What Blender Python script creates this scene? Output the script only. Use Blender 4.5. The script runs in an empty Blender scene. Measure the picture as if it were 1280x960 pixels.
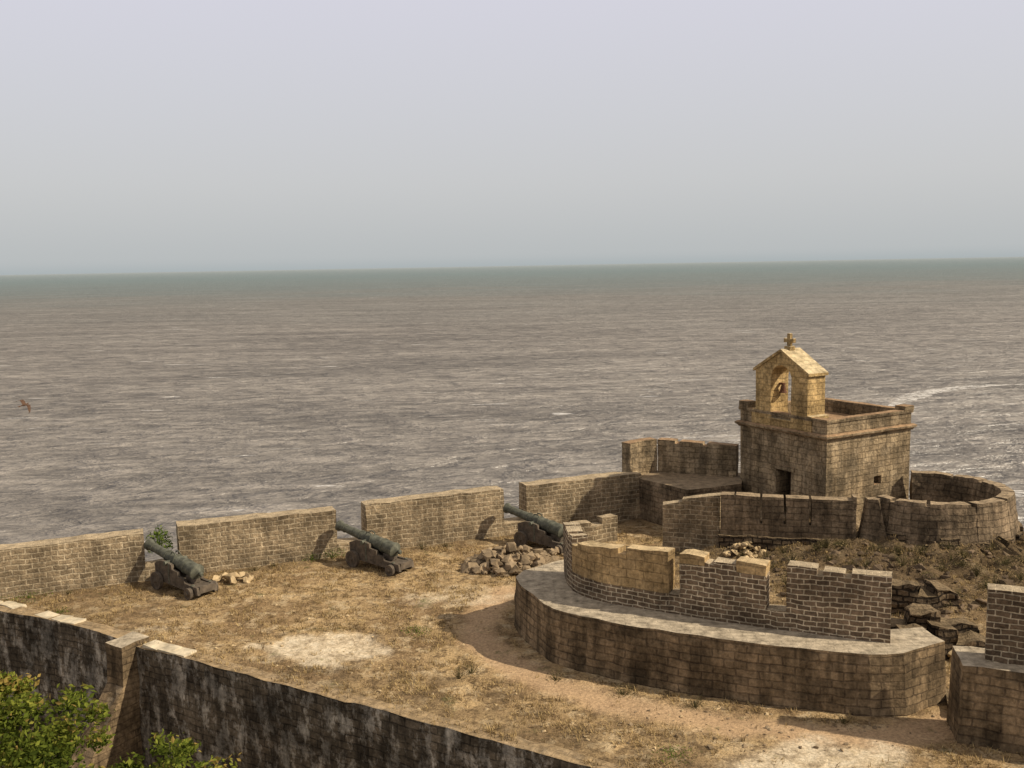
import bpy, bmesh, math, random
from mathutils import Vector, Matrix, noise
random.seed(7)
S = bpy.context.scene
S.view_settings.view_transform = 'Standard'
S.view_settings.look = 'None'
S.view_settings.exposure = 0
S.view_settings.gamma = 1

# ------------------------------------------------------------------ materials
class NT:
    def __init__(s, name):
        s.mat = bpy.data.materials.new(name); s.mat.use_nodes = True
        s.t = s.mat.node_tree; s.t.nodes.clear()
        s.out = s.t.nodes.new('ShaderNodeOutputMaterial')
    def n(s, typ, **kw):
        nd = s.t.nodes.new(typ)
        for k, v in kw.items(): setattr(nd, k, v)
        return nd
    def l(s, a, b): s.t.links.new(a, b)
    def setin(s, sock, v):
        if isinstance(v, bpy.types.NodeSocket): s.l(v, sock)
        else:
            if sock.type == 'RGBA' and len(v) == 3: v = (*v, 1)
            sock.default_value = v
    def noise(s, vec, scale, detail=5, rough=.6, dist=0):
        nd = s.n('ShaderNodeTexNoise'); s.l(vec, nd.inputs['Vector'])
        nd.inputs['Scale'].default_value = scale; nd.inputs['Detail'].default_value = detail
        nd.inputs['Roughness'].default_value = rough; nd.inputs['Distortion'].default_value = dist
        return nd.outputs['Fac']
    def ramp(s, fac, pts):
        nd = s.n('ShaderNodeValToRGB'); s.l(fac, nd.inputs[0]); e = nd.color_ramp.elements
        while len(e) < len(pts): e.new(.5)
        for i, (p, c) in enumerate(pts):
            e[i].position = p
            e[i].color = (c, c, c, 1) if isinstance(c, (int, float)) else (*c, 1)
        return nd.outputs[0]
    def mix(s, a, b, fac, mode='MIX'):
        nd = s.n('ShaderNodeMixRGB', blend_type=mode)
        s.setin(nd.inputs[0], fac); s.setin(nd.inputs[1], a); s.setin(nd.inputs[2], b)
        return nd.outputs[0]
    def math(s, op, a, b=0.0, c=None):
        nd = s.n('ShaderNodeMath', operation=op); s.setin(nd.inputs[0], a); s.setin(nd.inputs[1], b)
        if c is not None: s.setin(nd.inputs[2], c)
        return nd.outputs[0]
    def mapping(s, vec, scale=(1,1,1), rot=(0,0,0)):
        nd = s.n('ShaderNodeMapping'); s.l(vec, nd.inputs[0])
        nd.inputs['Scale'].default_value = scale; nd.inputs['Rotation'].default_value = rot
        return nd.outputs[0]
    def bump(s, h, strength=1, dist=.03, normal=None):
        nd = s.n('ShaderNodeBump'); s.l(h, nd.inputs['Height'])
        nd.inputs['Strength'].default_value = strength; nd.inputs['Distance'].default_value = dist
        if normal: s.l(normal, nd.inputs['Normal'])
        return nd.outputs[0]
    def pbsdf(s, col, rough=.9, normal=None, metal=0, spec=.3):
        nd = s.n('ShaderNodeBsdfPrincipled'); s.setin(nd.inputs['Base Color'], col)
        s.setin(nd.inputs['Roughness'], rough); nd.inputs['Metallic'].default_value = metal
        nd.inputs['Specular IOR Level'].default_value = spec
        if normal: s.l(normal, nd.inputs['Normal'])
        s.l(nd.outputs[0], s.out.inputs[0]); return nd

def masonry(name, c1, c2, mortar, bw=.38, rh=.17, ms=.018, plaster=None, pl=.5, dark=.35, dust=(.36,.30,.22), dustf=.7, streak=.5, bump=.03, pale=None, palet=(.50,.60)):
    m = NT(name)
    uv = m.n('ShaderNodeTexCoord').outputs['UV']
    geo = m.n('ShaderNodeNewGeometry'); pos = geo.outputs['Position']
    dn = m.n('ShaderNodeTexNoise'); m.l(pos, dn.inputs['Vector']); dn.inputs['Scale'].default_value = 2.2; dn.inputs['Detail'].default_value = 3
    sub = m.n('ShaderNodeVectorMath', operation='SUBTRACT'); m.l(dn.outputs['Color'], sub.inputs[0]); sub.inputs[1].default_value = (.5,.5,.5)
    scl = m.n('ShaderNodeVectorMath', operation='SCALE'); m.l(sub.outputs[0], scl.inputs[0]); scl.inputs['Scale'].default_value = .11
    add = m.n('ShaderNodeVectorMath', operation='ADD'); m.l(uv, add.inputs[0]); m.l(scl.outputs[0], add.inputs[1])
    br = m.n('ShaderNodeTexBrick'); m.l(add.outputs[0], br.inputs['Vector'])
    br.inputs['Scale'].default_value = 1; br.inputs['Brick Width'].default_value = bw; br.inputs['Row Height'].default_value = rh
    br.inputs['Mortar Size'].default_value = ms; br.inputs['Mortar Smooth'].default_value = .35
    m.setin(br.inputs['Color1'], c1); m.setin(br.inputs['Color2'], c2); m.setin(br.inputs['Mortar'], mortar)
    col = br.outputs['Color']
    n1 = m.noise(pos, .9, 5, .62); n2 = m.noise(pos, 9, 5, .7); n3 = m.noise(m.mapping(pos, (2.2,2.2,.35)), 1.3, 4, .65)
    if plaster:
        col = m.mix(col, plaster, m.math('MULTIPLY', m.ramp(m.noise(pos, 1.4, 6, .7), [(.45,0),(.58,1)]), pl))
    if pale:
        col = m.mix(col, pale, m.ramp(m.noise(m.mapping(pos,(1,1,.6)), 2.3, 7, .75), [(palet[0],0),(palet[1],.85)]))
    col = m.mix(col, m.ramp(n2, [(.3,.5),(.5,.98),(.7,1.5)]), .9, 'MULTIPLY')
    col = m.mix(col, m.ramp(n1, [(.38,1-dark),(.6,1.15)]), 1, 'MULTIPLY')
    col = m.mix(col, m.ramp(n3, [(.4,.35),(.58,1.08)]), streak, 'MULTIPLY')
    sep = m.n('ShaderNodeSeparateXYZ'); m.l(geo.outputs['True Normal'], sep.inputs[0])
    up = m.ramp(m.math('ABSOLUTE', sep.outputs[2]), [(.6,0),(.85,1)])
    dcol = m.mix(dust, m.ramp(m.noise(pos, 3.5, 6, .7), [(.3,.4),(.7,1.45)]), 1, 'MULTIPLY')
    col = m.mix(col, dcol, m.math('MULTIPLY', up, dustf))
    h = m.math('ADD', m.math('MULTIPLY', m.math('SUBTRACT', 1.0, br.outputs['Fac']), .7), m.math('MULTIPLY', n2, 1.2))
    m.pbsdf(col, .95, m.bump(h, 1, bump), spec=.12)
    return m.mat

M_par = masonry('sandstone_block_masonry', (.215,.162,.100), (.345,.26,.16), (.50,.40,.265), .40, .175, .026, plaster=(.37,.28,.175), pl=.35, dark=.36, streak=.45, bump=.045, dust=(.50,.39,.25))
M_bat = masonry('dark_block_with_light_mortar', (.125,.088,.058), (.235,.165,.105), (.56,.46,.32), .31, .128, .018, dark=.35, streak=.28, dust=(.52,.42,.28), bump=.035)
M_och = masonry('ochre_sandstone', (.38,.26,.125), (.49,.335,.165), (.28,.19,.095), .5, .25, .012, plaster=(.46,.32,.165), pl=.6, dark=.35, streak=.4, dust=(.60,.46,.27), bump=.04)
M_bas = masonry('bastion_weathered_plaster', (.22,.165,.105), (.28,.205,.13), (.15,.11,.072), .5, .22, .018, plaster=(.265,.198,.128), pl=.6, dark=.5, streak=.6, dust=(.40,.30,.19), bump=.045)
M_fnd = masonry('rubble_foundation_masonry', (.13,.095,.062), (.25,.18,.11), (.05,.036,.024), .33, .17, .03, dark=.5, streak=.4, bump=.08, dust=(.26,.19,.11))
M_led = masonry('platform_stone_facing', (.195,.14,.083), (.29,.205,.118), (.14,.098,.06), .55, .2, .018, plaster=(.26,.185,.108), pl=.6, dark=.5, streak=.7, dust=(.46,.385,.28), dustf=.9)
M_cha = masonry('chapel_stone', (.285,.21,.125), (.38,.285,.172), (.215,.158,.096), .46, .22, .016, plaster=(.39,.305,.20), pl=.5, dark=.48, streak=.6, dust=(.40,.25,.14), bump=.05)
M_gab = masonry('chapel_ochre_stone', (.44,.30,.13), (.54,.375,.175), (.34,.23,.105), .46, .22, .014, plaster=(.51,.365,.18), pl=.55, dark=.42, streak=.45, dust=(.66,.54,.34))
M_ret = masonry('mouldy_limewashed_wall', (.11,.088,.062), (.18,.14,.096), (.07,.056,.040), .46, .2, .018, plaster=(.17,.138,.098), pl=.5, dark=.5, streak=.7, dust=(.38,.27,.15), dustf=.85, pale=(.46,.41,.335), palet=(.485,.57), bump=.045)

def simple(name, col, rough=.8, nscale=8, var=.5, bump=.01, metal=0, spec=.3):
    m = NT(name); pos = m.n('ShaderNodeTexCoord').outputs['Object']
    nn = m.noise(pos, nscale, 6, .65)
    c = m.mix(col, m.ramp(nn, [(.3,1-var),(.7,1+var)]), 1, 'MULTIPLY')
    m.pbsdf(c, rough, m.bump(nn, 1, bump), metal, spec); return m.mat
M_iron = simple('weathered_gunmetal', (.105,.105,.078), .65, 6, .6, .008, .1, .2)
M_wood = simple('old_carriage_wood', (.10,.078,.056), .85, 5, .6, .02)
M_door = simple('door_wood', (.06,.035,.02), .9)
M_bell = simple('rusty_bell', (.12,.05,.025), .8)
M_rock = simple('rubble_stone', (.25,.185,.115), .95, 2.2, .6, .05, 0, .1)
M_rockd = simple('dark_rubble_stone', (.14,.10,.064), .95, 2.2, .6, .06, 0, .1)
M_rocko = simple('ochre_rubble_stone', (.44,.33,.19), .95, 2.2, .5, .05, 0, .1)
M_bark = simple('tree_bark', (.10,.075,.05), .95, 6, .4, .03)
M_bird = simple('brown_feathers', (.09,.05,.03), .9, 8, .4, .002)

def leafmat(name, cols, trans=.35):
    m = NT(name)
    at = m.n('ShaderNodeAttribute', attribute_name='rnd')
    c = m.ramp(at.outputs['Fac'], cols)
    d = m.n('ShaderNodeBsdfDiffuse'); m.l(c, d.inputs[0])
    t = m.n('ShaderNodeBsdfTranslucent'); m.l(c, t.inputs[0])
    mx = m.n('ShaderNodeMixShader'); mx.inputs[0].default_value = trans
    m.l(d.outputs[0], mx.inputs[1]); m.l(t.outputs[0], mx.inputs[2]); m.l(mx.outputs[0], m.out.inputs[0])
    return m.mat
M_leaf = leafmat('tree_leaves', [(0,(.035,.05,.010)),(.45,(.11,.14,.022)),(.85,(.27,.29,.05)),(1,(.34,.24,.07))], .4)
M_weed = leafmat('weed_leaves', [(0,(.05,.08,.015)),(.6,(.12,.17,.03)),(1,(.22,.26,.05))])
M_grass = leafmat('dry_grass_blades', [(0,(.13,.09,.045)),(.4,(.31,.215,.10)),(.93,(.53,.39,.19)),(1,(.17,.19,.055))], .2)
M_brush = leafmat('dry_brush_twigs', [(0,(.05,.045,.022)),(.5,(.13,.11,.05)),(1,(.30,.22,.115))], .2)

# ------------------------------------------------------------------ helpers
def jit(p, a):
    if a == 0: return p
    q = Vector(p)
    v = noise.noise_vector(q*1.3)*a*1.0 + noise.noise_vector(q*5.1)*a*.7
    return q + v

def make(name, verts, faces, mats, uvs=None, parent=None, smooth=False, merge=True, attr=None):
    me = bpy.data.meshes.new(name); me.from_pydata([tuple(v) for v in verts], [], faces)
    for m in (mats if isinstance(mats, (list,tuple)) else [mats]): me.materials.append(m)
    if uvs:
        ul = me.uv_layers.new(name='UVMap'); k = 0
        for f in uvs:
            for uv in f: ul.data[k].uv = uv; k += 1
    if attr:
        a = me.attributes.new('rnd', 'FLOAT', 'POINT'); a.data.foreach_set('value', attr)
    if merge:
        bm = bmesh.new(); bm.from_mesh(me)
        bmesh.ops.remove_doubles(bm, verts=bm.verts, dist=.0005)
        bmesh.ops.recalc_face_normals(bm, faces=bm.faces); bm.to_mesh(me); bm.free()
    if smooth:
        for p in me.polygons: p.use_smooth = True
    ob = bpy.data.objects.new(name, me); S.collection.objects.link(ob)
    if parent: ob.parent = parent
    return ob

def empty(name, loc=(0,0,0), rz=0):
    e = bpy.data.objects.new(name, None); S.collection.objects.link(e)
    e.location = loc; e.rotation_euler = (0,0,rz); e.empty_display_size = .3; return e

def wall(name, path, prof, zb, th, mat, step=.22, ja=.022, batter=0, n=8, side=1, parent=None):
    P = [Vector((p[0],p[1],0)) for p in path]
    cum = [0]
    for a,b in zip(P,P[1:]): cum.append(cum[-1]+(b-a).length)
    dirs = [(b-a).normalized() for a,b in zip(P,P[1:])]
    vn = []
    for i in range(len(P)):
        d = (dirs[max(i-1,0)] + dirs[min(i,len(dirs)-1)]).normalized()
        vn.append(Vector((-d.y,d.x,0))*side)
    def at(s):
        s = min(max(s,0),cum[-1])
        for i in range(len(P)-1):
            if s <= cum[i+1]+1e-6:
                t = (s-cum[i])/(cum[i+1]-cum[i]); return P[i].lerp(P[i+1],t), vn[i].lerp(vn[i+1],t).normalized()
    cols = []
    extra = cum[1:-1]
    for (s0,z0),(s1,z1) in zip(prof,prof[1:]):
        if s1-s0 < 1e-4:
            continue
        k = max(1,int((s1-s0)/step))
        ss = sorted(set([s0+(s1-s0)*i/k for i in range(k+1)] + [c for c in extra if s0<c<s1]))
        for s in ss: cols.append((s, z0+(z1-z0)*(s-s0)/(s1-s0)))
    V=[];F=[];U=[]
    def quad(pts, uvs):
        b=len(V); V.extend(jit(p,ja) for p in pts); F.append((b,b+1,b+2,b+3)); U.append(uvs)
    def fp(s,z,o,zt):
        p,nn = at(s); fr=(z-zb)/(max(zt-zb,.01)); off = -batter*(1-fr) if o==0 else th+batter*(1-fr)
        if 0<o<th: off=o
        return Vector((p.x+nn.x*off,p.y+nn.y*off,z))
    for (s0,z0),(s1,z1) in zip(cols,cols[1:]):
        if s1-s0>1e-4:
            for k in range(n):
                fa=(k/n)**.6; fb=((k+1)/n)**.6
                a0=zb+(z0-zb)*fa; b0=zb+(z0-zb)*fb; a1=zb+(z1-zb)*fa; b1=zb+(z1-zb)*fb
                for o in (0,th):
                    quad([fp(s0,a0,o,z0),fp(s1,a1,o,z1),fp(s1,b1,o,z1),fp(s0,b0,o,z0)],[(s0,a0),(s1,a1),(s1,b1),(s0,b0)])
        nb=2
        for j in range(nb):
            o0=th*j/nb; o1=th*(j+1)/nb
            if s1-s0>1e-4: uv=[(s0,o0),(s1,o0),(s1,o1),(s0,o1)]
            else: uv=[(o0,z0),(o0,z1),(o1,z1),(o1,z0)]
            quad([fp(s0,z0,o0,z0),fp(s1,z1,o0,z1),fp(s1,z1,o1,z1),fp(s0,z0,o1,z0)],uv)
    for s,z in (cols[0],cols[-1]):
        for k in range(n):
            a=zb+(z-zb)*(k/n)**.6; b=zb+(z-zb)*((k+1)/n)**.6
            quad([fp(s,a,0,z),fp(s,a,th,z),fp(s,b,th,z),fp(s,b,0,z)],[(0,a),(th,a),(th,b),(0,b)])
    return make(name,V,F,mat,U,parent=parent)

def smoothpath(pts, k=4):
    out=[]; P=[Vector(p) for p in pts]
    for i in range(len(P)-1):
        p0=P[max(i-1,0)];p1=P[i];p2=P[i+1];p3=P[min(i+2,len(P)-1)]
        for j in range(k):
            t=j/k
            out.append(.5*((2*p1)+(-p0+p2)*t+(2*p0-5*p1+4*p2-p3)*t*t+(-p0+3*p1-3*p2+p3)*t**3))
    out.append(P[-1]); return [tuple(p) for p in out]

def prism(name, poly, z0, z1, mat, ja=.03, parent=None, batter=0, rows=6, seg=.35):
    n=len(poly)
    cx=sum(p[0] for p in poly)/n; cy=sum(p[1] for p in poly)/n
    cum=0; ring=[]
    for i in range(n):
        a=Vector((*poly[i][:2],0)); b=Vector((*poly[(i+1)%n][:2],0)); L=(b-a).length; k=max(1,int(L/seg))
        for j in range(k): ring.append((a.lerp(b,j/k),cum+L*j/k))
        cum+=L
    ring.append((ring[0][0],cum))
    V=[];F=[];U=[]
    def P(r,z):
        f=(z1-z)/(z1-z0) if z1>z0 else 0
        o=r[0]; d=Vector((o.x-cx,o.y-cy,0)).normalized()*batter*f
        return jit(Vector((o.x+d.x,o.y+d.y,z)),ja)
    zs=[z0+(z1-z0)*(k/rows)**.6 for k in range(rows+1)]
    for r0,r1 in zip(ring,ring[1:]):
        for a,b in zip(zs,zs[1:]):
            i=len(V); V+= [P(r0,a),P(r1,a),P(r1,b),P(r0,b)]; F.append((i,i+1,i+2,i+3)); U.append([(r0[1],a),(r1[1],a),(r1[1],b),(r0[1],b)])
    i=len(V); top=[P(r,z1) for r in ring[:-1]]; V+=top; F.append(tuple(range(i,i+len(top)))); U.append([(p.x,p.y) for p in top])
    return make(name,V,F,mat,U,parent=parent)

def box_uv(ob):
    me=ob.data
    ul=me.uv_layers.get('UVMap') or me.uv_layers.new(name='UVMap')
    for p in me.polygons:
        n=p.normal
        if abs(n.z)>.75: f=lambda c:(c.x,c.y)
        else:
            t=Vector((-n.y,n.x,0)).normalized(); f=lambda c,t=t:(c.dot(t),c.z)
        for li in p.loop_indices: ul.data[li].uv=f(me.vertices[me.loops[li].vertex_index].co)

def boxdata(x0,x1,y0,y1,z0,z1):
    v=[(x0,y0,z0),(x1,y0,z0),(x1,y1,z0),(x0,y1,z0),(x0,y0,z1),(x1,y0,z1),(x1,y1,z1),(x0,y1,z1)]
    f=[(0,3,2,1),(4,5,6,7),(0,1,5,4),(1,2,6,5),(2,3,7,6),(3,0,4,7)]
    return v,f
def box(name,b,mat,parent=None,bevel=0,uv=True):
    v,f=boxdata(*b); ob=make(name,v,f,mat,parent=parent)
    if bevel:
        md=ob.modifiers.new('b','BEVEL'); md.width=bevel; md.segments=2
    if uv: box_uv(ob)
    return ob
def apply_mods(ob):
    dg=bpy.context.evaluated_depsgraph_get(); dg.update()
    me=bpy.data.meshes.new_from_object(ob.evaluated_get(dg)); ob.modifiers.clear(); ob.data=me
def cut(ob,cutters):
    for c in cutters:
        md=ob.modifiers.new('c','BOOLEAN'); md.operation='DIFFERENCE'; md.object=c; md.solver='EXACT'
    apply_mods(ob)
    for c in cutters: bpy.data.objects.remove(c)
    box_uv(ob)
def rough(ob,cuts_len=.3,a=.015):
    bm=bmesh.new(); bm.from_mesh(ob.data)
    bmesh.ops.triangulate(bm,faces=bm.faces)
    for _ in range(4):
        es=[e for e in bm.edges if e.calc_length()>cuts_len*2]
        if not es: break
        bmesh.ops.subdivide_edges(bm,edges=es,cuts=1)
        bmesh.ops.triangulate(bm,faces=[f for f in bm.faces if len(f.verts)>3])
    for v in bm.verts: v.co=jit(v.co,a)
    bm.to_mesh(ob.data); bm.free()

# ------------------------------------------------------------------ sea
SEA=-12.0
def sea_mat():
    m=NT('turbid_sea_water'); pos=m.n('ShaderNodeNewGeometry').outputs['Position']
    w1=m.noise(m.mapping(pos,(1,2.2,1),(0,0,.12)),.055,3,.55,.4)
    w2=m.noise(m.mapping(pos,(1,2.3,1),(0,0,-.1)),.17,4,.6,.5)
    w3=m.noise(m.mapping(pos,(1,1.8,1),(0,0,.25)),.8,4,.62,.3)
    h=m.math('ADD',m.math('MULTIPLY',w1,3.0),m.math('ADD',m.math('MULTIPLY',w2,2.6),m.math('MULTIPLY',w3,.65)))
    sep=m.n('ShaderNodeSeparateXYZ'); m.l(pos,sep.inputs[0])
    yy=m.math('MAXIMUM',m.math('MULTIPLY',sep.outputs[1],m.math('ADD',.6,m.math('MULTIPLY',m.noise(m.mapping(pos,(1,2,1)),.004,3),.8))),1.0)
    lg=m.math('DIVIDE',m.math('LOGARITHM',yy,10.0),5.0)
    base=m.ramp(lg,[(.38,(.222,.196,.168)),(.50,(.212,.190,.165)),(.565,(.192,.182,.162)),(.615,(.162,.185,.178)),(.69,(.160,.205,.208)),(.80,(.205,.245,.255)),(.9,(.25,.285,.295))])  # last stops paint distance haze into the water colour; earlier ones are water tones
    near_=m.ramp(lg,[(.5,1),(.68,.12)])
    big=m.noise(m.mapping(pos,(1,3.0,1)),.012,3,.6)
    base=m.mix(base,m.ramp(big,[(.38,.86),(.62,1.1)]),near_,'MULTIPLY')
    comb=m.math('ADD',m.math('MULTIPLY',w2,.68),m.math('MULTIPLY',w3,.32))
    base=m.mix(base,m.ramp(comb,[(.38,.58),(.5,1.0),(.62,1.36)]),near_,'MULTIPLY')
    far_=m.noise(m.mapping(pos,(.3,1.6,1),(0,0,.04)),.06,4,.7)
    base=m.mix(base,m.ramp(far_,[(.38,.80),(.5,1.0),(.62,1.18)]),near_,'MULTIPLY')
    fo=m.noise(m.mapping(pos,(.5,2.6,1),(0,0,.1)),.15,5,.62,.6)
    fo2=m.noise(m.mapping(pos,(1,1.5,1)),.03,2,.5)
    foam=m.ramp(m.math('ADD',fo,m.math('MULTIPLY',fo2,.2)),[(.765,0),(.80,.8)])
    base=m.mix(base,(.66,.63,.59),foam)
    nm=m.bump(h,.95,1.0)
    d=m.n('ShaderNodeBsdfDiffuse'); m.l(base,d.inputs[0]); m.l(nm,d.inputs['Normal'])
    g=m.n('ShaderNodeBsdfGlossy'); g.inputs['Roughness'].default_value=.35; g.inputs[0].default_value=(1,1,1,1); m.l(nm,g.inputs['Normal'])
    mx=m.n('ShaderNodeMixShader'); mx.inputs[0].default_value=.09
    m.l(d.outputs[0],mx.inputs[1]); m.l(g.outputs[0],mx.inputs[2]); m.l(mx.outputs[0],m.out.inputs[0])
    return m.mat
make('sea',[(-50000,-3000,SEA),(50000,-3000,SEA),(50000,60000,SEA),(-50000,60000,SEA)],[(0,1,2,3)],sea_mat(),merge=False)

def foam_mat():
    m=NT('sea_foam'); pos=m.n('ShaderNodeNewGeometry').outputs['Position']
    f=m.ramp(m.noise(m.mapping(pos,(1,1,1)),.8,6,.75),[(.42,0),(.55,.85)])
    d=m.n('ShaderNodeBsdfDiffuse'); d.inputs[0].default_value=(.62,.59,.55,1)
    t=m.n('ShaderNodeBsdfTransparent'); mx=m.n('ShaderNodeMixShader')
    m.l(f,mx.inputs[0]); m.l(t.outputs[0],mx.inputs[1]); m.l(d.outputs[0],mx.inputs[2]); m.l(mx.outputs[0],m.out.inputs[0]); return m.mat
fp=smoothpath([(58,152),(62.5,158),(69,166),(75,170.5),(82,174),(92,176)],8)
V=[];F=[]
for i,p in enumerate(fp):
    a=Vector(fp[max(i-1,0)]);b=Vector(fp[min(i+1,len(fp)-1)]);d=(b-a).normalized();nn=Vector((-d.y,d.x)); w=2.1*math.sin(math.pi*(i+.5)/len(fp))+.3
    w*=.7+.9*abs(noise.noise(Vector((i*.4,0,3))))
    V+= [(p[0]+nn.x*w,p[1]+nn.y*w,SEA+.05),(p[0]-nn.x*w,p[1]-nn.y*w,SEA+.05)]
    if i: F.append((2*i-2,2*i-1,2*i+1,2*i))
make('foam_streak',V,F,foam_mat(),merge=False)

# ------------------------------------------------------------------ terrace ground
def near(x):
    y=20.78-.6*x
    return min(y,38.45+.403*x-1.1) if x<-12 else y
def far(x):
    if x<5.2: return 38.6+.403*x
    if x<15: return 40.7
    return max(40.7-(x-15)*3.0,33.5) if x<18 else 33.5
def sdseg(p,a,b):
    p=Vector(p);a=Vector(a);b=Vector(b);ab=b-a;t=max(0,min(1,(p-a).dot(ab)/ab.length_squared));return (p-a-ab*t).length
def smooth01(t): t=max(0,min(1,t)); return t*t*(3-2*t)
RC=(14.9,35.3)
def gz(x,y):
    q=Vector((x,y,0))
    h=.035*noise.noise(q*.8)+.028*noise.noise(q*3.1)+.014*noise.noise(q*8)
    d=math.hypot(x-RC[0],y-RC[1])-3.0
    t=0
    if d>-.3: t=max(t,.95*smooth01(1-d/6.5))
    d2=sdseg((x,y),(7.4,34.6),(12.2,33.3)); 
    if y<34.7: t=max(t,.45*smooth01(1-d2/2.6))
    h+=t+ t*(.34*noise.noise(q*1.1+Vector((5,0,0)))+.24*noise.noise(q*3.7)+.16*noise.noise(q*7))
    e=min(y-near(x),1)/.8
    return h*max(.0,min(1,e)) -.01
path_pts=[(-.3,31.5),(-.85,29.8),(-1.15,27.9),(-.1,25.4),(2.1,23.2),(4.7,21.85),(7.2,21.05),(9.5,21.4),(11.5,22.6)]
sp=smoothpath(path_pts,3)
V=[];F=[];FP=[];cols=[]
nx,ny=330,210
x0,x1=-30,24
for i in range(nx+1):
    x=x0+(x1-x0)*i/nx
    a=near(x)+.32;b=far(x)+.2
    for j in range(ny+1):
        y=a+(b-a)*j/ny
        V.append((x,y,gz(x,y)))
        pd=min(sdseg((x,y),sp[k],sp[k+1]) for k in range(len(sp)-1)) if x>-4 and y<33 else 9
        w=noise.noise(Vector((x*1.2,y*1.2,2)))
        R=smooth01(1.35-pd/.6+w*.5)
        g1=1.25-math.hypot((x+5.4)*1/1.7,(y-26.9)/1.15)+w*.6+.35*noise.noise(Vector((x*3,y*3,1)))
        g2=1.2-math.hypot((x-6.2)/1.9,(y-20.0)/1.0)+w*.6
        g3=.75-math.hypot((x+1.8)/3.0,(y-31)/1.3)+w*.7+.3*noise.noise(Vector((x*3,y*3,7)))
        g4=.7-math.hypot((x+10.5)/1.2,(y-28.6)/.5)+w*.7
        G=max(smooth01(max(g1,g2)*2.0),.6*smooth01(max(g3,g4)*2))
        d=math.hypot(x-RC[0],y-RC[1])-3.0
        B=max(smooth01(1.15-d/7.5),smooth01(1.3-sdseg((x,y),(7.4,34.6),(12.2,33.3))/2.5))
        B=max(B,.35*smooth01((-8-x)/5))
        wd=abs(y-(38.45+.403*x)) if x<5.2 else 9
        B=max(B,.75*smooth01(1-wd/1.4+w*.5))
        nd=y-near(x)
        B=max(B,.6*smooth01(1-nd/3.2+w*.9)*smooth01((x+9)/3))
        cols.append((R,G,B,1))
for i in range(nx):
    for j in range(ny):
        k=i*(ny+1)+j; (FP if cols[k][0]>.5 else F).append((k,k+ny+1,k+ny+2,k+1))
def ground_mat():
    m=NT('dry_grass_and_dust'); pos=m.n('ShaderNodeNewGeometry').outputs['Position']
    at=m.n('ShaderNodeAttribute',attribute_name='mask'); sp=m.n('ShaderNodeSeparateColor'); m.l(at.outputs['Color'],sp.inputs[0])
    n1=m.noise(pos,.45,5,.65); n2=m.noise(pos,2.6,6,.72); n3=m.noise(pos,13,5,.75)
    col=m.mix((.52,.365,.19),(.30,.20,.105),m.ramp(n1,[(.42,0),(.6,1)]))
    col=m.mix(col,(.16,.108,.058),m.ramp(n2,[(.48,0),(.59,.85)]))
    col=m.mix(col,(.60,.46,.28),m.ramp(m.noise(pos,1.7,6,.7),[(.52,0),(.62,.8)]))
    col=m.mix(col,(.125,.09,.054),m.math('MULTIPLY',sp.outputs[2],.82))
    col=m.mix(col,(.45,.305,.18),m.math('MULTIPLY',sp.outputs[0],.85))
    pp=m.math('MULTIPLY',sp.outputs[1],m.ramp(n2,[(.38,1),(.62,.3)]))
    col=m.mix(col,(.64,.54,.39),pp)
    gr=m.math('MULTIPLY',m.ramp(m.noise(pos,.8,4,.7),[(.60,0),(.68,.55)]),m.ramp(n2,[(.4,0),(.55,1)]))
    col=m.mix(col,(.13,.14,.05),gr)
    col=m.mix(col,m.ramp(n3,[(.3,.45),(.5,.98),(.7,1.4)]),.9,'MULTIPLY')
    h=m.math('ADD',m.math('MULTIPLY',n2,.9),m.math('MULTIPLY',n3,.5))
    inv=m.math('SUBTRACT',1.0,m.math('MULTIPLY',m.math('MAXIMUM',sp.outputs[0],sp.outputs[1]),.65))
    m.pbsdf(col,.97,m.bump(m.math('MULTIPLY',h,inv),1,.15),spec=.05); return m.mat
M_ground=ground_mat()
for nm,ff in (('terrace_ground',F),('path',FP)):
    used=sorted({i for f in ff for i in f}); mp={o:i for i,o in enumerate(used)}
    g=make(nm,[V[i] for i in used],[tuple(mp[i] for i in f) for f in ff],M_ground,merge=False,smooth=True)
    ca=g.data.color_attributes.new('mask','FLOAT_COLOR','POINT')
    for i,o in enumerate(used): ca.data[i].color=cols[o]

xs=[-30,-22,-16,-12,-6,0,6,12,18,24]
poly=[(x,near(x)+.45) for x in xs]+[(x,far(x)-.1) for x in [24,18,16.5,15,10,5.2,-5,-15,-30]]
prism('terrace_embankment',poly,SEA-1,-.25,M_fnd,ja=0,seg=3,rows=4)
wall('sea_wall',[(5.2,41.3),(9.5,42.6),(15.6,42.3),(18.2,38),(19.5,34.3),(24,33.6)],[(0,.4),(22,.4)],SEA-1,.6,M_bas,step=.6,side=-1)

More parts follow.
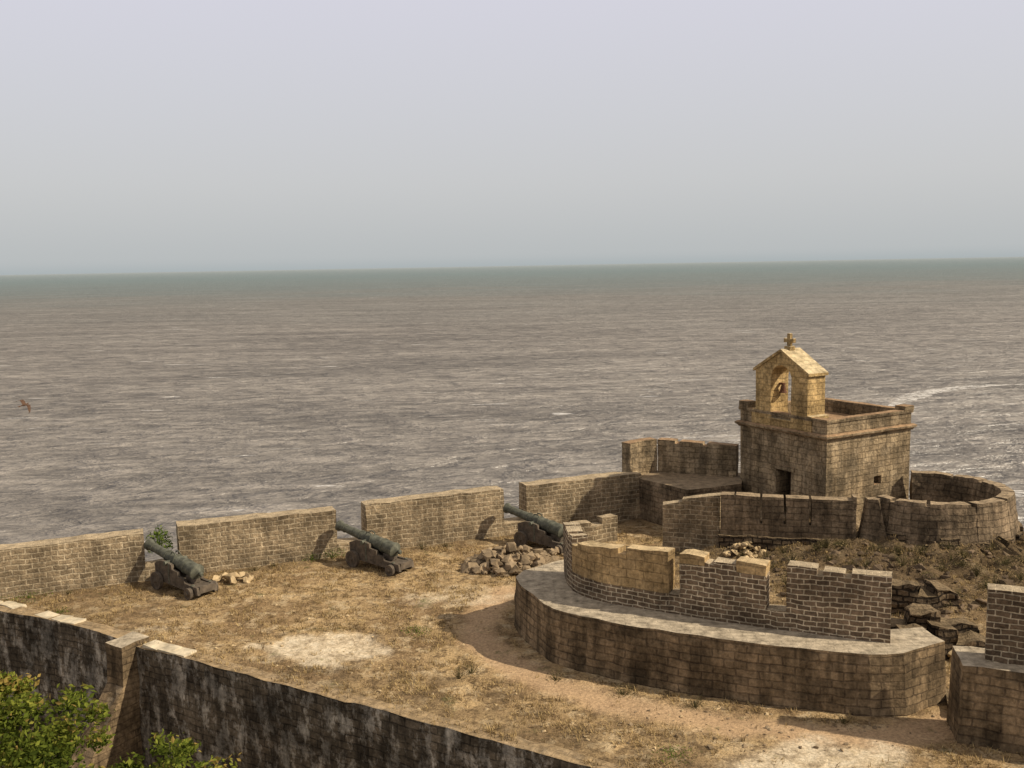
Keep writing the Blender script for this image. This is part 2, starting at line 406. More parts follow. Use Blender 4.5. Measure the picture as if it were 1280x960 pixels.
rp=[(x,near(x)) for x in (-30,-22,-17,-14,-11.2)]
rL=sum(math.dist(a,b) for a,b in zip(rp,rp[1:]))
wall('retaining_wall',rp,[(0,.12),(rL,.12)],-9,.5,M_ret,step=.35,ja=.04,n=12)
rp=[(-10.95,near(-10.95)-.02),(-6,near(-6)),(0,near(0)),(6,near(6)),(14,near(14)),(24,near(24))]
rL=sum(math.dist(a,b) for a,b in zip(rp,rp[1:]))
wall('retaining_wall',rp,[(0,.03),(rL,.03)],-9,.45,M_ret,step=.3,ja=.05,n=12)
def buttress():
    b=Vector((-11.05,near(-11.05),0)); t=Vector((.857,-.514,0)); o=Vector((-.514,-.857,0))
    prof=[(-.45,.16),(.5,.16),(.5,-1.0),(2.2,-3.3),(3.4,-9),(-.45,-9)]
    V=[];F=[]
    for w in (-.36,.36):
        for a,z in prof: V.append(b+t*w+o*a+Vector((0,0,z)))
    n=len(prof); F.append(tuple(range(n))); F.append(tuple(range(2*n-1,n-1,-1)))
    for i in range(n): j=(i+1)%n; F.append((i,j,j+n,i+n))
    ob=make('buttress',V,F,M_led); rough(ob,.3,.045); box_uv(ob); return ob
buttress()

def addbox(V,F,c,sx,sy,sz,rz,ja=.012,tilt=(0,0)):
    M=Matrix.Translation(c)@Matrix.Rotation(rz,4,'Z')@Matrix.Rotation(tilt[0],4,'X')@Matrix.Rotation(tilt[1],4,'Y')
    v,f=boxdata(-sx/2,sx/2,-sy/2,sy/2,-sz/2,sz/2); b=len(V)
    for p in v:
        q=M@Vector(p); V.append(q+Vector([random.uniform(-ja,ja) for _ in range(3)]))
    F+= [tuple(b+i for i in ff) for ff in f]
M_cop=simple('pale_coping_stone',(.52,.44,.31),.95,3,.4,.02,0,.1)
V=[];F=[]
x=-17.2
while x<-8.9:
    L=random.uniform(.4,.75)
    if (x<-15.6 or -14.9<x<-13.2 or -10.4<x<-9.0) and random.random()<.9:
        addbox(V,F,(x,near(x)+.27,.10 if x<-11 else .03),L,.42,.1,-.54+random.uniform(-.04,.04),.03)
    x+=L*.88
make('coping_stones',V,F,M_cop)

V=[];F=[]
for i in range(41):
    for j in range(31):
        x=-40+i*2.2;y=-20+j*1.75
        V.append((x,y,-8.6+.3*noise.noise(Vector((x*.3,y*.3,0)))))
for i in range(40):
    for j in range(30):
        k=i*31+j
        if V[k][1]<near(V[k][0])+1.5: F.append((k,k+31,k+32,k+1))
M_g2=simple('lower_yard_earth',(.2,.15,.09),.95,.8,.4,.1,0,.05)
make('ground',V,F,M_g2,merge=False,smooth=True)

# ------------------------------------------------------------------ sea parapet
def ps(x): return (x+30)*1.0781
def wob(a,b,z0,z1,k=.05):
    out=[];n=max(2,int((ps(b)-ps(a))/.45))
    for i in range(n+1):
        t=i/n; out.append((ps(a)+(ps(b)-ps(a))*t, z0+(z1-z0)*t+k*noise.noise(Vector((a+(b-a)*t,0,0))*1.7)))
    return out
pf=wob(-30,-12.67,1.55,1.63)+[(ps(-12.67),.45),(ps(-11.64),.45)]+wob(-11.64,-6.52,1.757,1.72)+[(ps(-6.52),.45),(ps(-5.5),.45)]+wob(-5.5,-.39,1.80,1.85)+[(ps(-.39),.45),(ps(.49),.45)]+wob(.49,5.3,1.88,1.88)
wall('parapet_wall',[(-30,38.45-.403*30),(5.3,38.45+.403*5.3)],pf,SEA-1,.75,M_par,step=.25,ja=.035,n=26)
wall('low_wall',[(2.2,36.55),(3.0,36.75),(3.95,37.3)],[(0,.85),(.7,.85),(.7,.72),(1.2,.72),(1.2,.95),(1.9,.95)],-.2,.45,M_par)

# ------------------------------------------------------------------ crenellated outwork
outer=[(1.7,30.2),(.25,28.95),(.0,28.35)]+smoothpath([(.12,27.7),(.40,26.95),(.78,26.0),(1.25,25.35),(3.1,24.1),(5.74,22.88),(8.1,22.1)],3)+[(8.9,22.1),(10.15,22.85),(10.0,23.8)]
inner=[(9.1,23.6),(6.9,24.6),(4.5,25.8),(3.2,26.7),(2.6,27.6),(2.4,29.2),(2.4,30.5)]
prism('gun_platform',outer+inner,-.4,1.47,M_led,ja=.035,batter=.12)
wp=smoothpath([(1.42,28.6),(1.60,27.0),(2.45,25.98),(4.12,24.98),(6.46,23.78),(8.85,22.78)],3)
WB=1.40
def sub(path,s0,s1):
    P=[Vector(p) for p in path];out=[];c=0
    for a,b in zip(P,P[1:]):
        L=(b-a).length
        if c<=s0<=c+L: out.append(a.lerp(b,(s0-c)/L))
        if s0<c+L<s1: out.append(b)
        if c<=s1<=c+L: out.append(a.lerp(b,(s1-c)/L))
        c+=L
    return [tuple(p) for p in out]
wtot=sum(math.dist(a,b) for a,b in zip(wp,wp[1:]))
wall('battlement_wall',sub(wp,0,1.549),[(0,3.02),(.45,3.05),(.45,2.92),(.6,2.92),(.6,3.05),(1.1,3.02),(1.1,2.9),(1.25,2.9),(1.25,3.0),(1.54,3.0)],WB,.45,M_bat,step=.2)
p2=sub(wp,1.55,4.72)
wall('battlement_wall',p2,[(0,2.78),(.35,2.8),(.35,2.9),(1.75,3.0),(1.75,2.86),(1.98,2.86),(1.98,3.04),(3.17,3.1)],2.0,.46,M_och,step=.2,ja=.03)
wall('battlement_wall',p2,[(0,1.997),(3.17,1.997)],WB,.47,M_bat,step=.2)
p3=sub(wp,4.72,wtot-.001); o=4.72
wall('battlement_wall',p3,[(0,2.0),(.3,2.0),(.3,2.84),(.97,2.84),(.97,2.93),(1.2,2.9),(1.2,3.0),(1.75,2.98),(1.75,2.78),(2.52,2.78),(2.52,1.95),(3.0,1.95),(3.0,3.12),(3.7,3.12),(3.7,2.95),(3.85,2.95),(3.85,3.07),(4.35,3.05),(4.35,2.93),(4.5,2.93),(4.5,3.08),(wtot-o-.01,3.08)],WB,.45,M_bat,step=.2)
wall('merlon_cap',sub(wp,o+1.76,o+2.51),[(0,3.08),(.74,3.06)],2.79,.47,M_och,step=.2)
wall('merlon_cap',sub(wp,o+.305,o+.96),[(0,3.1),(.2,3.12),(.65,3.08)],2.85,.46,M_och,step=.2)
prism('gun_platform',[(9.62,20.7),(11,20.0),(13.4,18.9),(14,20.2),(11.4,21.4),(9.85,21.75)],-.4,1.78,M_led,ja=.03,batter=.08)
wall('battlement_wall',[(10.17,20.85),(13.2,19.45)],[(0,3.4),(.8,3.4),(.8,3.25),(1.2,3.25),(1.2,3.4),(2,3.38),(2,2.2),(2.5,2.2),(2.5,3.4),(3.3,3.4)],1.7,.45,M_bat)
prism('stone_step',[(9.95,21.9),(10.6,21.75),(11.3,23.0),(10.3,23.1)],-.2,.16,M_fnd,ja=.03)
wall('ruined_wall',[(9.7,25.1),(10.6,25.0),(11.5,25.3),(12.8,25.2)],[(0,.5),(.4,.55),(.4,.85),(1.0,.9),(1.0,.65),(1.3,.6),(1.3,.95),(1.9,.85),(1.9,.45),(2.6,.5),(3.1,.3)],-.2,.6,M_fnd,ja=.09)
wall('ruined_wall',[(10.0,25.9),(11.0,25.7),(12.6,26.0)],[(0,.7),(.5,.75),(.5,1.1),(1.3,1.15),(1.3,.8),(1.9,.75),(2.5,.6)],-.2,.5,M_fnd,ja=.12)
wall('ruined_wall',[(10.4,28.6),(11.6,28.2),(13.2,28.5)],[(0,.55),(.6,.6),(.6,.95),(1.4,1.0),(1.4,.75),(2.0,.7),(2.0,.95),(2.7,.7)],-.2,.8,M_fnd,ja=.12)

# ------------------------------------------------------------------ bastion
bp=[(7.35,34.85),(11.6,33.85)]+[(RC[0]+2.5*math.cos(math.radians(a)),RC[1]+2.5*math.sin(math.radians(a))) for a in range(225,440,12)]+[(15.6,42.2),(9.5,42.4),(5.4,41.2),(6.5,38.2)]
prism('bastion_floor',bp,-1,.7,M_bas,ja=0,seg=1)
wall('bastion_wall',[(5.42,35.75),(6.4,35.55),(7.4,35.15)],[(0,1.72),(.7,1.86),(.7,1.95),(2.07,2.2)],-.2,.45,M_par)
wall('bastion_wall',[(7.3,34.6),(9,34.15),(10.66,33.74),(11.75,33.5)],[(0,2.34),(.45,2.34),(.45,2.28),(.52,2.28),(.52,2.34),(1.35,2.32),(1.35,1.35),(1.43,1.35),(1.43,2.32),(2.15,2.3),(2.15,1.35),(2.23,1.35),(2.23,2.3),(3.0,2.3),(3.0,1.35),(3.08,1.35),(3.08,2.3),(4.45,2.3),(4.45,2.42),(4.57,2.42)],.9,.5,M_bas,step=.3)
wall('bastion_foundation',[(7.22,34.5),(9,34.03),(10.66,33.62),(11.85,33.35)],[(0,.93),(4.7,.93)],-.3,.7,M_fnd,step=.25,ja=.06,batter=.12)
arc=[(RC[0]+2.8*math.cos(math.radians(a)),RC[1]+2.8*math.sin(math.radians(a))) for a in range(212,441,6)]
aL=sum(math.dist(a,b) for a,b in zip(arc,arc[1:]))
pr=[(0,2.36)];s=.5
while s<aL-.6:
    d=random.uniform(.06,.14);w=random.uniform(.1,.2)
    pr+=[(s,2.34),(s,2.34-d),(s+w,2.34-d),(s+w,2.34)];s+=random.uniform(.9,1.5)
pr.append((aL,2.34))
wall('round_bastion_wall',arc,pr,.2,.42,M_bas,step=.3,ja=.045,batter=.35,n=8)
arc2=[(RC[0]+3.12*math.cos(math.radians(a)),RC[1]+3.12*math.sin(math.radians(a))) for a in range(215,371,6)]
aL2=sum(math.dist(a,b) for a,b in zip(arc2,arc2[1:]))
pr=[];s=0
while s<aL2-.7:
    z=random.uniform(.85,1.25); w=random.uniform(.3,.7); pr+=[(s,z),(s+w,z)]; s+=w
wall('bastion_foundation',arc2,pr,-.2,.3,M_fnd,step=.3,ja=.09,batter=.25,n=6)
V=[(11.75,33.45,.4),(12.75,32.9,.4),(13.0,33.6,.4),(11.85,34.0,.4),(12.15,33.6,2.32),(12.45,33.45,2.32),(12.75,33.85,2.32),(12.2,34.0,2.32)]
ob=make('stone_buttress',V,[(0,1,5,4),(1,2,6,5),(2,3,7,6),(3,0,4,7),(4,5,6,7),(0,3,2,1)],M_bas); rough(ob,.3,.03); box_uv(ob)
prism('firing_platform',[(5.15,40.6),(6.75,38.15),(9.1,39.15),(9.6,41.2),(7,42.2),(5,41.6)],-.4,1.7,M_bas,ja=.03)
wall('outer_battlement_wall',[(4.85,40.85),(5.4,41.25),(6.1,41.6)],[(0,3.1),(.9,3.14),(1.43,3.14)],.0,.5,M_cha,side=1)
wall('outer_battlement_wall',[(6.1,41.62),(7.5,41.0),(9.15,40.25)],[(0,3.12),(.75,3.1),(.75,2.98),(.95,2.98),(.95,3.08),(1.9,3.05),(1.9,2.93),(2.1,2.93),(2.1,3.05),(3.3,3.02)],.0,.5,M_cha)

# ------------------------------------------------------------------ chapel
CH=empty('chapel',(11.45,36,0),math.radians(30))
body=box('walls',(0,4.6,0,4.5,.4,4.62),M_cha)
c=[box('k',(.35,4.25,.35,4.15,4.2,5.5),M_cha),box('k',(-.5,.9,1.72,2.5,.6,2.5),M_cha),box('k',(2.58,2.99,-.5,.5,1.98,2.3),M_cha),box('k',(.88,4.0,.49,4.0,.75,3.6),M_cha)]
cut(body,c); body.parent=CH; rough(body,.35,.018); box_uv(body)
box('door',(.45,.52,1.74,2.2,.7,2.48),M_door,CH)
box('door_lintel',(-.05,.3,1.55,2.68,2.5,2.68),M_cha,CH,.01)
def ringloop(name,x0,x1,y0,y1,prof,mat):
    V=[];F=[];n=len(prof)
    for (cx,cy,sx,sy) in ((x0,y0,-1,-1),(x1,y0,1,-1),(x1,y1,1,1),(x0,y1,-1,1)):
        for o,z in prof: V.append((cx+sx*o,cy+sy*o,z))
    for i in range(4):
        for k in range(n):
            k2=(k+1)%n;j=(i+1)%4
            F.append((i*n+k,j*n+k,j*n+k2,i*n+k2))
    ob=make(name,V,F,mat,parent=CH); rough(ob,.3,.014); box_uv(ob); return ob
ringloop('cornice',0,4.6,0,4.5,[(-.1,3.92),(.05,3.92),(.09,3.99),(.16,4.03),(.17,4.10),(.09,4.15),(-.1,4.16)],M_cha)
ringloop('parapet_cap',0,4.6,0,4.5,[(-.3,4.58),(.05,4.58),(.06,4.70),(-.3,4.70)],M_cha)
box('corner_block',(4.15,4.68,-.08,.4,4.68,4.86),M_cha,CH,.02)
box('corner_block',(-.05,.4,4.05,4.56,4.68,4.95),M_cha,CH,.02)
def ext(name,prof,x0,x1,mat):
    n=len(prof);V=[(x0,a,z) for a,z in prof]+[(x1,a,z) for a,z in prof]
    F=[tuple(range(n)),tuple(range(2*n-1,n-1,-1))]+[(i,(i+1)%n,(i+1)%n+n,i+n) for i in range(n)]
    return make(name,V,F,mat)
gab=ext('bell_gable',[(.72,4.1),(.72,4.72),(.93,4.75),(.93,6.27),(2.28,7.05),(3.63,6.27),(3.63,4.75),(3.84,4.72),(3.84,4.1)],-.035,.88,M_gab)
ar=[(1.74,4.45),(2.8,4.45),(2.8,6.02)]+[(2.27+.53*math.cos(math.radians(a)),6.02+.53*math.sin(math.radians(a))) for a in range(15,180,15)]+[(1.74,6.02)]
cut(gab,[ext('k',ar,-1,2,M_gab)]); gab.parent=CH; rough(gab,.4,.014); box_uv(gab)
for nm,sgn in (('roof_slope_near',-1),('roof_slope_far',1)):
    p=[(2.28,7.06),(2.28,7.17),(2.28+sgn*1.45,6.33),(2.28+sgn*1.45,6.22)]
    r=ext(nm,p,-.09,.94,M_gab); r.parent=CH; rough(r,.4,.01); box_uv(r)
box('arch_sill',(-.06,.9,1.6,2.95,4.38,4.47),M_gab,CH,.01)
box('cross_pedestal',(.25,.55,2.13,2.43,7.08,7.26),M_gab,CH,.03)
cr=ext('cross',[(2.21,7.2),(2.19,7.42),(2.03,7.38),(2.03,7.56),(2.2,7.53),(2.2,7.74),(2.36,7.74),(2.36,7.53),(2.53,7.56),(2.53,7.38),(2.37,7.42),(2.35,7.2)],.32,.48,M_gab)
cr.parent=CH; box_uv(cr); md=cr.modifiers.new('b','BEVEL'); md.width=.02
box('bell_beam',(.38,.48,2.55,2.82,5.72,5.80),M_bell,CH)
V=[];F=[]
pr=[(.02,5.72),(.07,5.70),(.10,5.62),(.12,5.5),(.165,5.42)]
for r,z in pr:
    for k in range(12): V.append((.43+r*math.cos(k*math.pi/6),2.62+r*math.sin(k*math.pi/6),z))
for i in range(len(pr)-1):
    for k in range(12): F.append((i*12+k,i*12+(k+1)%12,(i+1)*12+(k+1)%12,(i+1)*12+k))
make('bell',V,F,M_bell,parent=CH)

# ------------------------------------------------------------------ cannons
def lathe(name,prof,seg,mat,parent,M=None):
    V=[];F=[]
    for x,r in prof:
        for k in range(seg):
            a=2*math.pi*k/seg; p=Vector((x,r*math.cos(a),r*math.sin(a))); V.append(M@p if M else p)
    for i in range(len(prof)-1):
        for k in range(seg): F.append((i*seg+k,i*seg+(k+1)%seg,(i+1)*seg+(k+1)%seg,(i+1)*seg+k))
    ob=make(name,V,F,mat,parent=parent,smooth=True)
    md=ob.modifiers.new('e','EDGE_SPLIT'); md.split_angle=math.radians(40)
    return ob
def cannon(loc,ang):
    e=empty('cannon',(loc[0],loc[1],gz(loc[0],loc[1])),ang)
    T=Matrix.Translation((0,0,.98))@Matrix.Rotation(math.radians(-10),4,'Y')
    prof=[(-1.52,.0),(-1.52,.05),(-1.49,.075),(-1.44,.08),(-1.40,.05),(-1.36,.045),(-1.33,.10),(-1.28,.20),(-1.25,.265),(-1.19,.265),(-1.18,.24),(-.75,.228),(-.75,.25),(-.68,.25),(-.68,.222),(-.2,.208),(-.2,.23),(-.14,.23),(-.14,.195),(.35,.175),(.35,.195),(.41,.195),(.41,.165),(1.2,.14),(1.2,.16),(1.25,.16),(1.25,.14),(1.42,.155),(1.5,.20),(1.56,.20),(1.58,.17),(1.58,.085),(1.1,.08),(1.1,0)]
    lathe('barrel',prof,28,M_iron,e,T)
    lathe('trunnions',[(-.42,0),(-.42,.075),(.42,.075),(.42,0)],14,M_iron,e,Matrix.Translation((0,0,.94))@Matrix.Rotation(math.pi/2,4,'Z'))
    for sy in (-.09,.09):
        V=[];F=[]
        for i in range(9):
            a=math.pi*i/8; cx=-.02-.13*math.cos(a); cz=.19+.09*math.sin(a)
            for k in range(6):
                b=k*math.pi/3; r=.022; V.append(T@Vector((cx-r*math.cos(b)*math.cos(a),sy+r*math.sin(b),cz+r*math.cos(b)*math.sin(a))))
        for i in range(8):
            for k in range(6): F.append((i*6+k,i*6+(k+1)%6,(i+1)*6+(k+1)%6,(i+1)*6+k))
        make('lifting_lug',V,F,M_iron,parent=e,smooth=True)
    ch=[(-1.75,.16),(.62,.30),(.66,.85),(.30,.98),(.09,.99),(.06,.93),(0,.90),(-.06,.93),(-.1,.97),(-.32,.93),(-.34,.78),(-.66,.74),(-.68,.60),(-1.0,.56),(-1.02,.44),(-1.7,.40)]
    for sy in (-1,1):
        n=len(ch);y0=.27*sy;y1=.37*sy
        V=[(a,y0,z) for a,z in ch]+[(a,y1,z) for a,z in ch]
        F=[tuple(range(n)),tuple(range(2*n-1,n-1,-1))]+[(i,(i+1)%n,(i+1)%n+n,i+n) for i in range(n)]
        make('cheek',V,F,M_wood,parent=e)
        box('iron_strap',(-.2,-.14,min(y0,y1)-.012,max(y0,y1)+.012,.3,.96),M_iron,e,uv=False)
        box('iron_strap',(-1.45,-1.39,min(y0,y1)-.012,max(y0,y1)+.012,.19,.44),M_iron,e,uv=False)
    box('bed',(-1.6,.5,-.27,.27,.33,.39),M_wood,e)
    box('front_transom',(.42,.56,-.27,.27,.4,.78),M_wood,e)
    box('rear_transom',(-1.74,-1.62,-.27,.27,.2,.42),M_wood,e)
    box('quoin',(-1.2,-.75,-.13,.13,.40,.62),M_wood,e,.02)
    for x,r in ((.42,.30),(-1.4,.19)):
        lathe('axle',[(-.58,0),(-.58,.06),(.58,.06),(.58,0)],10,M_wood,e,Matrix.Translation((x,0,r))@Matrix.Rotation(math.pi/2,4,'Z'))
        for sy in (-1,1):
            M=Matrix.Translation((x,sy*.47,r))@Matrix.Rotation(math.pi/2,4,'Z')
            lathe('truck_wheel',[(-.06,0),(-.085,.0),(-.085,.07),(-.05,.075),(-.045,r*.78),(-.06,r*.82),(-.06,r),(.06,r),(.06,r*.82),(.045,r*.78),(.05,.075),(.085,.07),(.085,0)],24,M_wood,e,M)
    return e
ang=math.atan2(.62,-.78)
cannon((-11.35,32.5),ang)
cannon((-5.15,34.62),ang+.03)
cannon((.85,36.85),ang-.05)

# ------------------------------------------------------------------ stones
inplat=lambda x,y: (x>.2 and y>23.9-.42*(x-3) and x<9.5 and y<26.9-.45*(x-3)+ (3 if x<3 else 0))
def stone(V,F,c,r):
    bm=bmesh.new()
    for _ in range(12):
        v=Vector([random.gauss(0,1) for _ in range(3)]).normalized(); bm.verts.new(Vector((v.x*r*random.uniform(.9,1.5),v.y*r,v.z*r*.7)))
    bmesh.ops.convex_hull(bm,input=bm.verts)
    R=Matrix.Rotation(random.uniform(0,6.3),3,'Z')@Matrix.Rotation(random.uniform(-.6,.6),3,'X')
    bm.verts.ensure_lookup_table(); mp={}
    for v in bm.verts:
        if v.link_faces: mp[v]=len(V); V.append(Vector(c)+R@v.co)
    for f in bm.faces: F.append(tuple(mp[v] for v in f.verts))
    bm.free()
def pile(name,cx,cy,rx,ry,h,n,r0,r1,mat,up=.03):
    V=[];F=[]
    for _ in range(n):
        a=random.uniform(0,6.283);q=math.sqrt(random.random());x=cx+rx*q*math.cos(a);y=cy+ry*q*math.sin(a)
        if y<near(x)+.5 or inplat(x,y) or (x<5 and y>38.2+.403*x): continue
        r=r0+(r1-r0)*random.random()**2
        z=gz(x,y)+h*max(0,1-q)**.8*random.uniform(.3,1)+up*r/.2
        stone(V,F,(x,y,z),r)
    return make(name,V,F,mat,merge=False)
pile('rubble_pile',-.1,34.2,1.75,1.2,.85,330,.09,.27,M_rock)
pile('rubble_pile',1.2,35.3,.9,.7,.3,40,.08,.18,M_rock)
pile('stone_blocks',-9.7,33.1,.6,.35,.25,12,.15,.27,M_rocko,.08)
pile('rubble_pile',8.0,33.9,.7,.5,.45,60,.06,.16,M_rocko)
pile('talus_rocks',13.6,29.6,4,3.0,.05,320,.04,.24,M_rockd,-.02)
pile('talus_rocks',9.5,31.8,3,1.6,.05,160,.05,.18,M_rockd,-.01)
pile('fallen_blocks',10.9,25.6,1.3,.6,.35,34,.12,.3,M_rocko,.05)
pile('scattered_stones',-1,27,11,7,.0,520,.012,.06,M_rocko)
pile('scattered_stones',6,21.6,5,1.2,.0,200,.012,.06,M_rock)

# ------------------------------------------------------------------ dry grass
V=[];F=[];A=[]
def blade(x,y,z,h,w,lean,ang,val):
    b=len(V);dx=math.cos(ang);dy=math.sin(ang)
    V.extend([(x-dy*w,y+dx*w,z),(x+dy*w,y-dx*w,z),(x+dx*lean,y+dy*lean,z+h)]);F.append((b,b+1,b+2));A.extend([val*.7,val*.7,val])
cnt=0
while cnt<18000:
    x=random.uniform(-20,18);y=random.uniform(18,39.5)
    if y<near(x)+.12 or y>38.3+.403*x or y>39.0: continue
    pd=min(sdseg((x,y),sp[k],sp[k+1]) for k in range(len(sp)-1)) if x>-3 and y<33 else 9
    if pd<.65 and random.random()<.95: continue
    if math.hypot((x+5.4)/1.7,(y-26.9)/1.15)<1.1 and random.random()<.9: continue
    if math.hypot((x-6.2)/1.9,(y-20)/1.0)<1.1 and random.random()<.9: continue
    if inplat(x,y): continue
    edge=y<near(x)+.5
    de=noise.noise(Vector((x*.9,y*.9,9)))+.5*noise.noise(Vector((x*2.7,y*2.7,4)))
    if de<random.uniform(-.25,.4): continue
    cnt+=1
    z=max(gz(x,y)-.01,.02 if edge else -9); tall=random.uniform(.04,.12)*(1.8 if random.random()<.06 else 1)
    base=random.random()
    gp=noise.noise(Vector((x*.6,y*.6,20)))>.28
    for _ in range(random.randint(3,6)):
        blade(x+random.gauss(0,.05),y+random.gauss(0,.05),z,tall*random.uniform(.6,1.2),random.uniform(.006,.016),random.uniform(.02,.12),random.uniform(0,6.28),min(.92,max(0,base+random.gauss(0,.15))) if random.random()>(.45 if gp else .02) else 1.0)
make('dry_grass',V,F,M_grass,merge=False,attr=A)

def leaf(V,F,A,c,s,val,up=.4):
    d=Vector([random.gauss(0,1) for _ in range(3)]); d.z=d.z*.6-.1; d.normalize()
    nrm=Vector([random.gauss(0,.8),random.gauss(0,.8),random.gauss(up,.6)]).normalized()
    t=d.cross(nrm)
    if t.length<.05: return
    t.normalize();n2=t.cross(d)
    b=len(V); V.extend([c-d*s*.5,c+t*s*.27+n2*s*.06,c+d*s*.55,c-t*s*.27+n2*s*.06]); F.append((b,b+1,b+2,b+3)); A.extend([val]*4)
def weed(name,x,y,z,r,h,n,ls,mat=M_weed,tw=18):
    V=[];F=[];A=[]
    for _ in range(n):
        a=random.uniform(0,6.28);q=random.random()**.6*r;px=x+q*math.cos(a);py=y+q*math.sin(a);pz=z+random.random()*h*(1-.5*q/r)
        leaf(V,F,A,Vector((px,py,pz)),ls*random.uniform(.6,1.2),random.random())
    for _ in range(max(6,n//tw)):
        a=random.uniform(0,6.28);q=random.random()*r*1.2
        b=len(V);V.extend([(x-.01,y,z-.05),(x+.01,y,z-.05),(x+q*math.cos(a),y+q*math.sin(a),z+h*random.uniform(.5,1.2))]);F.append((b,b+1,b+2));A.extend([.3]*3)
    return make(name,V,F,mat,merge=False,attr=A)
weed('green_weeds',-12.35,33.9,.9,.45,.95,420,.11)
weed('green_weeds',-6.7,35.65,.02,.5,.4,260,.06)
weed('green_weeds',-7.4,35.35,.02,.35,.3,120,.06)
weed('green_weeds',-16.0,31.7,.02,.8,.15,240,.05)
weed('green_weeds',-2.9,27.9,.02,.45,.13,200,.05)
weed('green_weeds',-14.2,30.2,.02,.3,.12,90,.05)
weed('green_weeds',3.3,20.3,.02,.5,.12,200,.05)
for _ in range(60):
    a=math.radians(random.uniform(195,290));q=random.uniform(3.4,7.6);x=RC[0]+q*math.cos(a);y=RC[1]+q*math.sin(a)
    if y>33.2 and x<12: continue
    weed('dry_bush',x,y,gz(x,y),random.uniform(.2,.5),random.uniform(.15,.45),random.randint(60,170),.06,M_brush,4)
for x,y in ((7.9,33.8),(9.2,33.4),(10.4,33.0),(8.6,33.2),(1.0,24.4),(4.2,22.7),(7.4,21.7),(-3.5,36.6),(-8.6,34.6),(-14.8,32.1),(-1.5,24.6),(-1.2,24.9),(2.6,23.5),(-2.6,36.9),(-9.2,34.3)):
    weed('dry_bush',x,y,gz(x,y),random.uniform(.15,.35),random.uniform(.15,.35),70,.045,M_brush,3)

# ------------------------------------------------------------------ trees
def tree(base,center,rad,nclump,nleaf,ls,seed):
    random.seed(seed)
    e=empty('leafy_tree',base)
    B=Vector(base);C=Vector(center)
    cl=[]
    for _ in range(nclump):
        v=Vector([random.gauss(0,1) for _ in range(3)]).normalized()*(random.random()**.4)
        k=1+.4*noise.noise(v*2.4+Vector((seed,0,0)))
        cl.append(Vector((C.x+v.x*rad[0]*k,C.y+v.y*rad[1]*k,C.z+v.z*rad[2]*k)))
    V=[];F=[];A=[]
    for c in cl:
        r=random.uniform(.2,.48); tone=random.uniform(-.28,.22)
        for _ in range(nleaf):
            v=Vector([random.gauss(0,1) for _ in range(3)]).normalized()*(random.random()**.5)*r*random.choice((1,1,1.35))
            v.z*=.8
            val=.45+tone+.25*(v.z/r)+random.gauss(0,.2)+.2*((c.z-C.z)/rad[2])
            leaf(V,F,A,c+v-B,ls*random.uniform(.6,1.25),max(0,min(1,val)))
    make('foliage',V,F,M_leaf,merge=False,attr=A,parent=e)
    me=bpy.data.meshes.new('trunk'); vs=[(0,0,0)];es=[];rr=[.28]
    top=C-B; prev=0
    for k in range(1,5):
        t=k/4; vs.append((top.x*t*.8+random.gauss(0,.1),top.y*t*.8+random.gauss(0,.1),(top.z-rad[2]*.4)*t)); rr.append(.28-.13*t); es.append((prev,len(vs)-1)); prev=len(vs)-1
    fork=prev
    for c in random.sample(cl,min(18,len(cl))):
        p0=Vector(vs[fork]);p1=c-B;mid=p0.lerp(p1,.5)+Vector((0,0,.25))
        vs.append(tuple(mid));rr.append(.06);es.append((fork,len(vs)-1));vs.append(tuple(p1));rr.append(.018);es.append((len(vs)-2,len(vs)-1))
    me.from_pydata(vs,es,[]); me.materials.append(M_bark)
    ob=bpy.data.objects.new('trunk',me);S.collection.objects.link(ob);ob.parent=e
    ob.modifiers.new('s','SKIN')
    for i,r in enumerate(rr): me.skin_vertices[0].data[i].radius=(r,r)
    me.skin_vertices[0].data[0].use_root=True
tree((-10.8,20.2,-8.7),(-10.75,20,-.2),(2.2,1.8,2.2),130,140,.15,3)
tree((-7.2,20.3,-8.7),(-7.1,20,-1.25),(2.3,1.6,1.65),90,140,.13,5)

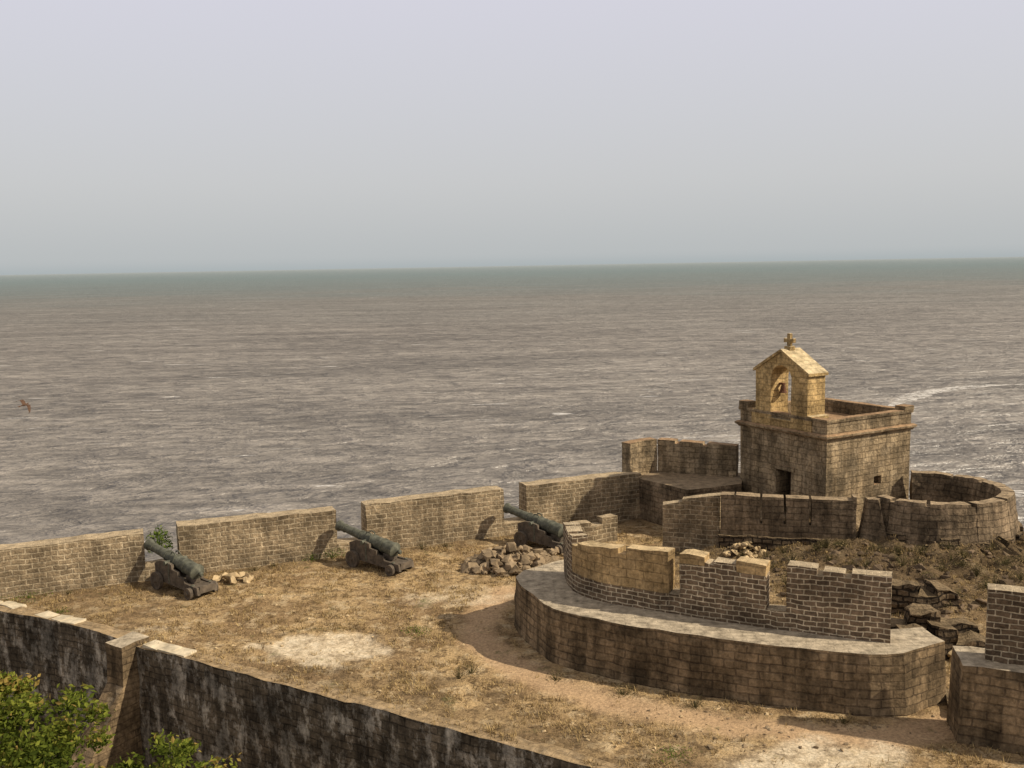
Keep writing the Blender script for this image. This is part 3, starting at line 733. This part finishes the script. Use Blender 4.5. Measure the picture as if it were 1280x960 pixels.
# ------------------------------------------------------------------ bird (kite in flight)
def bird(loc,rz):
    e=empty('flying_bird',loc,rz)
    prof=[(-.30,.015,.0),(-.22,.045,0),(-.08,.075,-.01),(.08,.085,-.01),(.18,.06,.01),(.24,.048,.03),(.29,.05,.045),(.33,.035,.045),(.36,.014,.035),(.39,.004,.022)]
    V=[];F=[]
    for x,r,z in prof:
        for k in range(12): a=k*math.pi/6;V.append((x,r*math.cos(a),z+r*.9*math.sin(a)))
    for i in range(len(prof)-1):
        for k in range(12): F.append((i*12+k,i*12+(k+1)%12,(i+1)*12+(k+1)%12,(i+1)*12+k))
    F.append(tuple(range(12)));F.append(tuple(range(len(V)-12,len(V))))
    make('body',V,F,M_bird,parent=e,smooth=True)
    for sy in (-1,1):
        st=[(0,.16,-.12,.02),(.22,.20,-.10,.14),(.42,.19,-.08,.16),(.60,.10,-.14,.05),(.76,-.02,-.16,-.07),(.84,-.10,-.15,-.14)]
        V=[];F=[]
        for y,xl,xt,z in st: V+= [(xl,sy*(y+.05),z),((xl+xt)/2,sy*(y+.05),z+.02),(xt,sy*(y+.05),z-.005),((xl+xt)/2,sy*(y+.05),z-.012)]
        for i in range(len(st)-1):
            for k in range(4): F.append((i*4+k,i*4+(k+1)%4,i*4+4+(k+1)%4,i*4+4+k))
        for k in range(4):
            b=len(V);y=.70+k*.045;x=-.04-k*.03
            V+= [(x,sy*(y+.05),-.06-k*.02),(x-.05,sy*(y+.04),-.06-k*.02),(x-.14,sy*(y+.15),-.13-k*.02)];F.append((b,b+1,b+2))
        make('wing',V,F,M_bird,parent=e)
    make('tail',[(-.24,-.03,0),(-.24,.03,0),(-.52,.12,.0),(-.46,0,.005),(-.52,-.12,0)],[(0,1,2,3),(0,3,4)],M_bird,parent=e,merge=False)
    e.rotation_euler=(math.radians(25),math.radians(-10),rz)
bird((-36.9,75,.7),math.radians(55))

# ------------------------------------------------------------------ light, sky, camera
EL=math.radians(38)
az=Vector((.975,-.22,0)).normalized()
sv=Vector((math.cos(EL)*az.x,math.cos(EL)*az.y,math.sin(EL)))
sl=bpy.data.lights.new('sun','SUN'); sl.energy=5.0; sl.angle=math.radians(.6); sl.color=(1,.89,.71)
so=bpy.data.objects.new('sun',sl); S.collection.objects.link(so); so.rotation_euler=sv.to_track_quat('Z','Y').to_euler(); so.location=(60,0,60)
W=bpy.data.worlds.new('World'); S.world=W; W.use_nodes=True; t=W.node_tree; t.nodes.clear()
out=t.nodes.new('ShaderNodeOutputWorld')
sky=t.nodes.new('ShaderNodeTexSky'); sky.sky_type='NISHITA'; sky.sun_disc=False; sky.sun_elevation=EL; sky.sun_rotation=math.radians(102.7); sky.dust_density=4; sky.air_density=1.5; sky.altitude=20
b1=t.nodes.new('ShaderNodeBackground'); t.links.new(sky.outputs[0],b1.inputs[0]); b1.inputs[1].default_value=.09
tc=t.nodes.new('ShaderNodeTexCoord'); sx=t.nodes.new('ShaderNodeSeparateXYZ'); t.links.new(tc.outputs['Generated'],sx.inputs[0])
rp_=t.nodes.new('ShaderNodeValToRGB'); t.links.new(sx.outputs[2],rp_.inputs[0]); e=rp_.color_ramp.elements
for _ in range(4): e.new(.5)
for i,(p,c) in enumerate([(0,(.48,.53,.545)),(.010,(.56,.59,.60)),(.08,(.64,.65,.67)),(.25,(.74,.725,.81)),(.42,(.64,.59,.57)),(1,(.50,.46,.43))]): e[i].position=p; e[i].color=(*c,1)  # upper stops, out of frame, are an added warm tint for shadow fill
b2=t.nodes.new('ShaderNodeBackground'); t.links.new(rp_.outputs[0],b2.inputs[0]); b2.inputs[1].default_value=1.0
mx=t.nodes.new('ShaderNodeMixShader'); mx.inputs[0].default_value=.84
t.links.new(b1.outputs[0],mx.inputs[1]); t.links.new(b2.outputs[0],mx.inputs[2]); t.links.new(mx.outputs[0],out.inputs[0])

cd=bpy.data.cameras.new('camera'); cam=bpy.data.objects.new('camera',cd); S.collection.objects.link(cam)
cd.sensor_width=36; cd.lens=35.16; cd.clip_end=120000; cd.clip_start=.1
cam.matrix_world=Matrix.Translation((0,0,10.5))@Matrix.Rotation(math.radians(83.25),4,'X')@Matrix.Rotation(math.radians(-1.03),4,'Z')
S.camera=cam
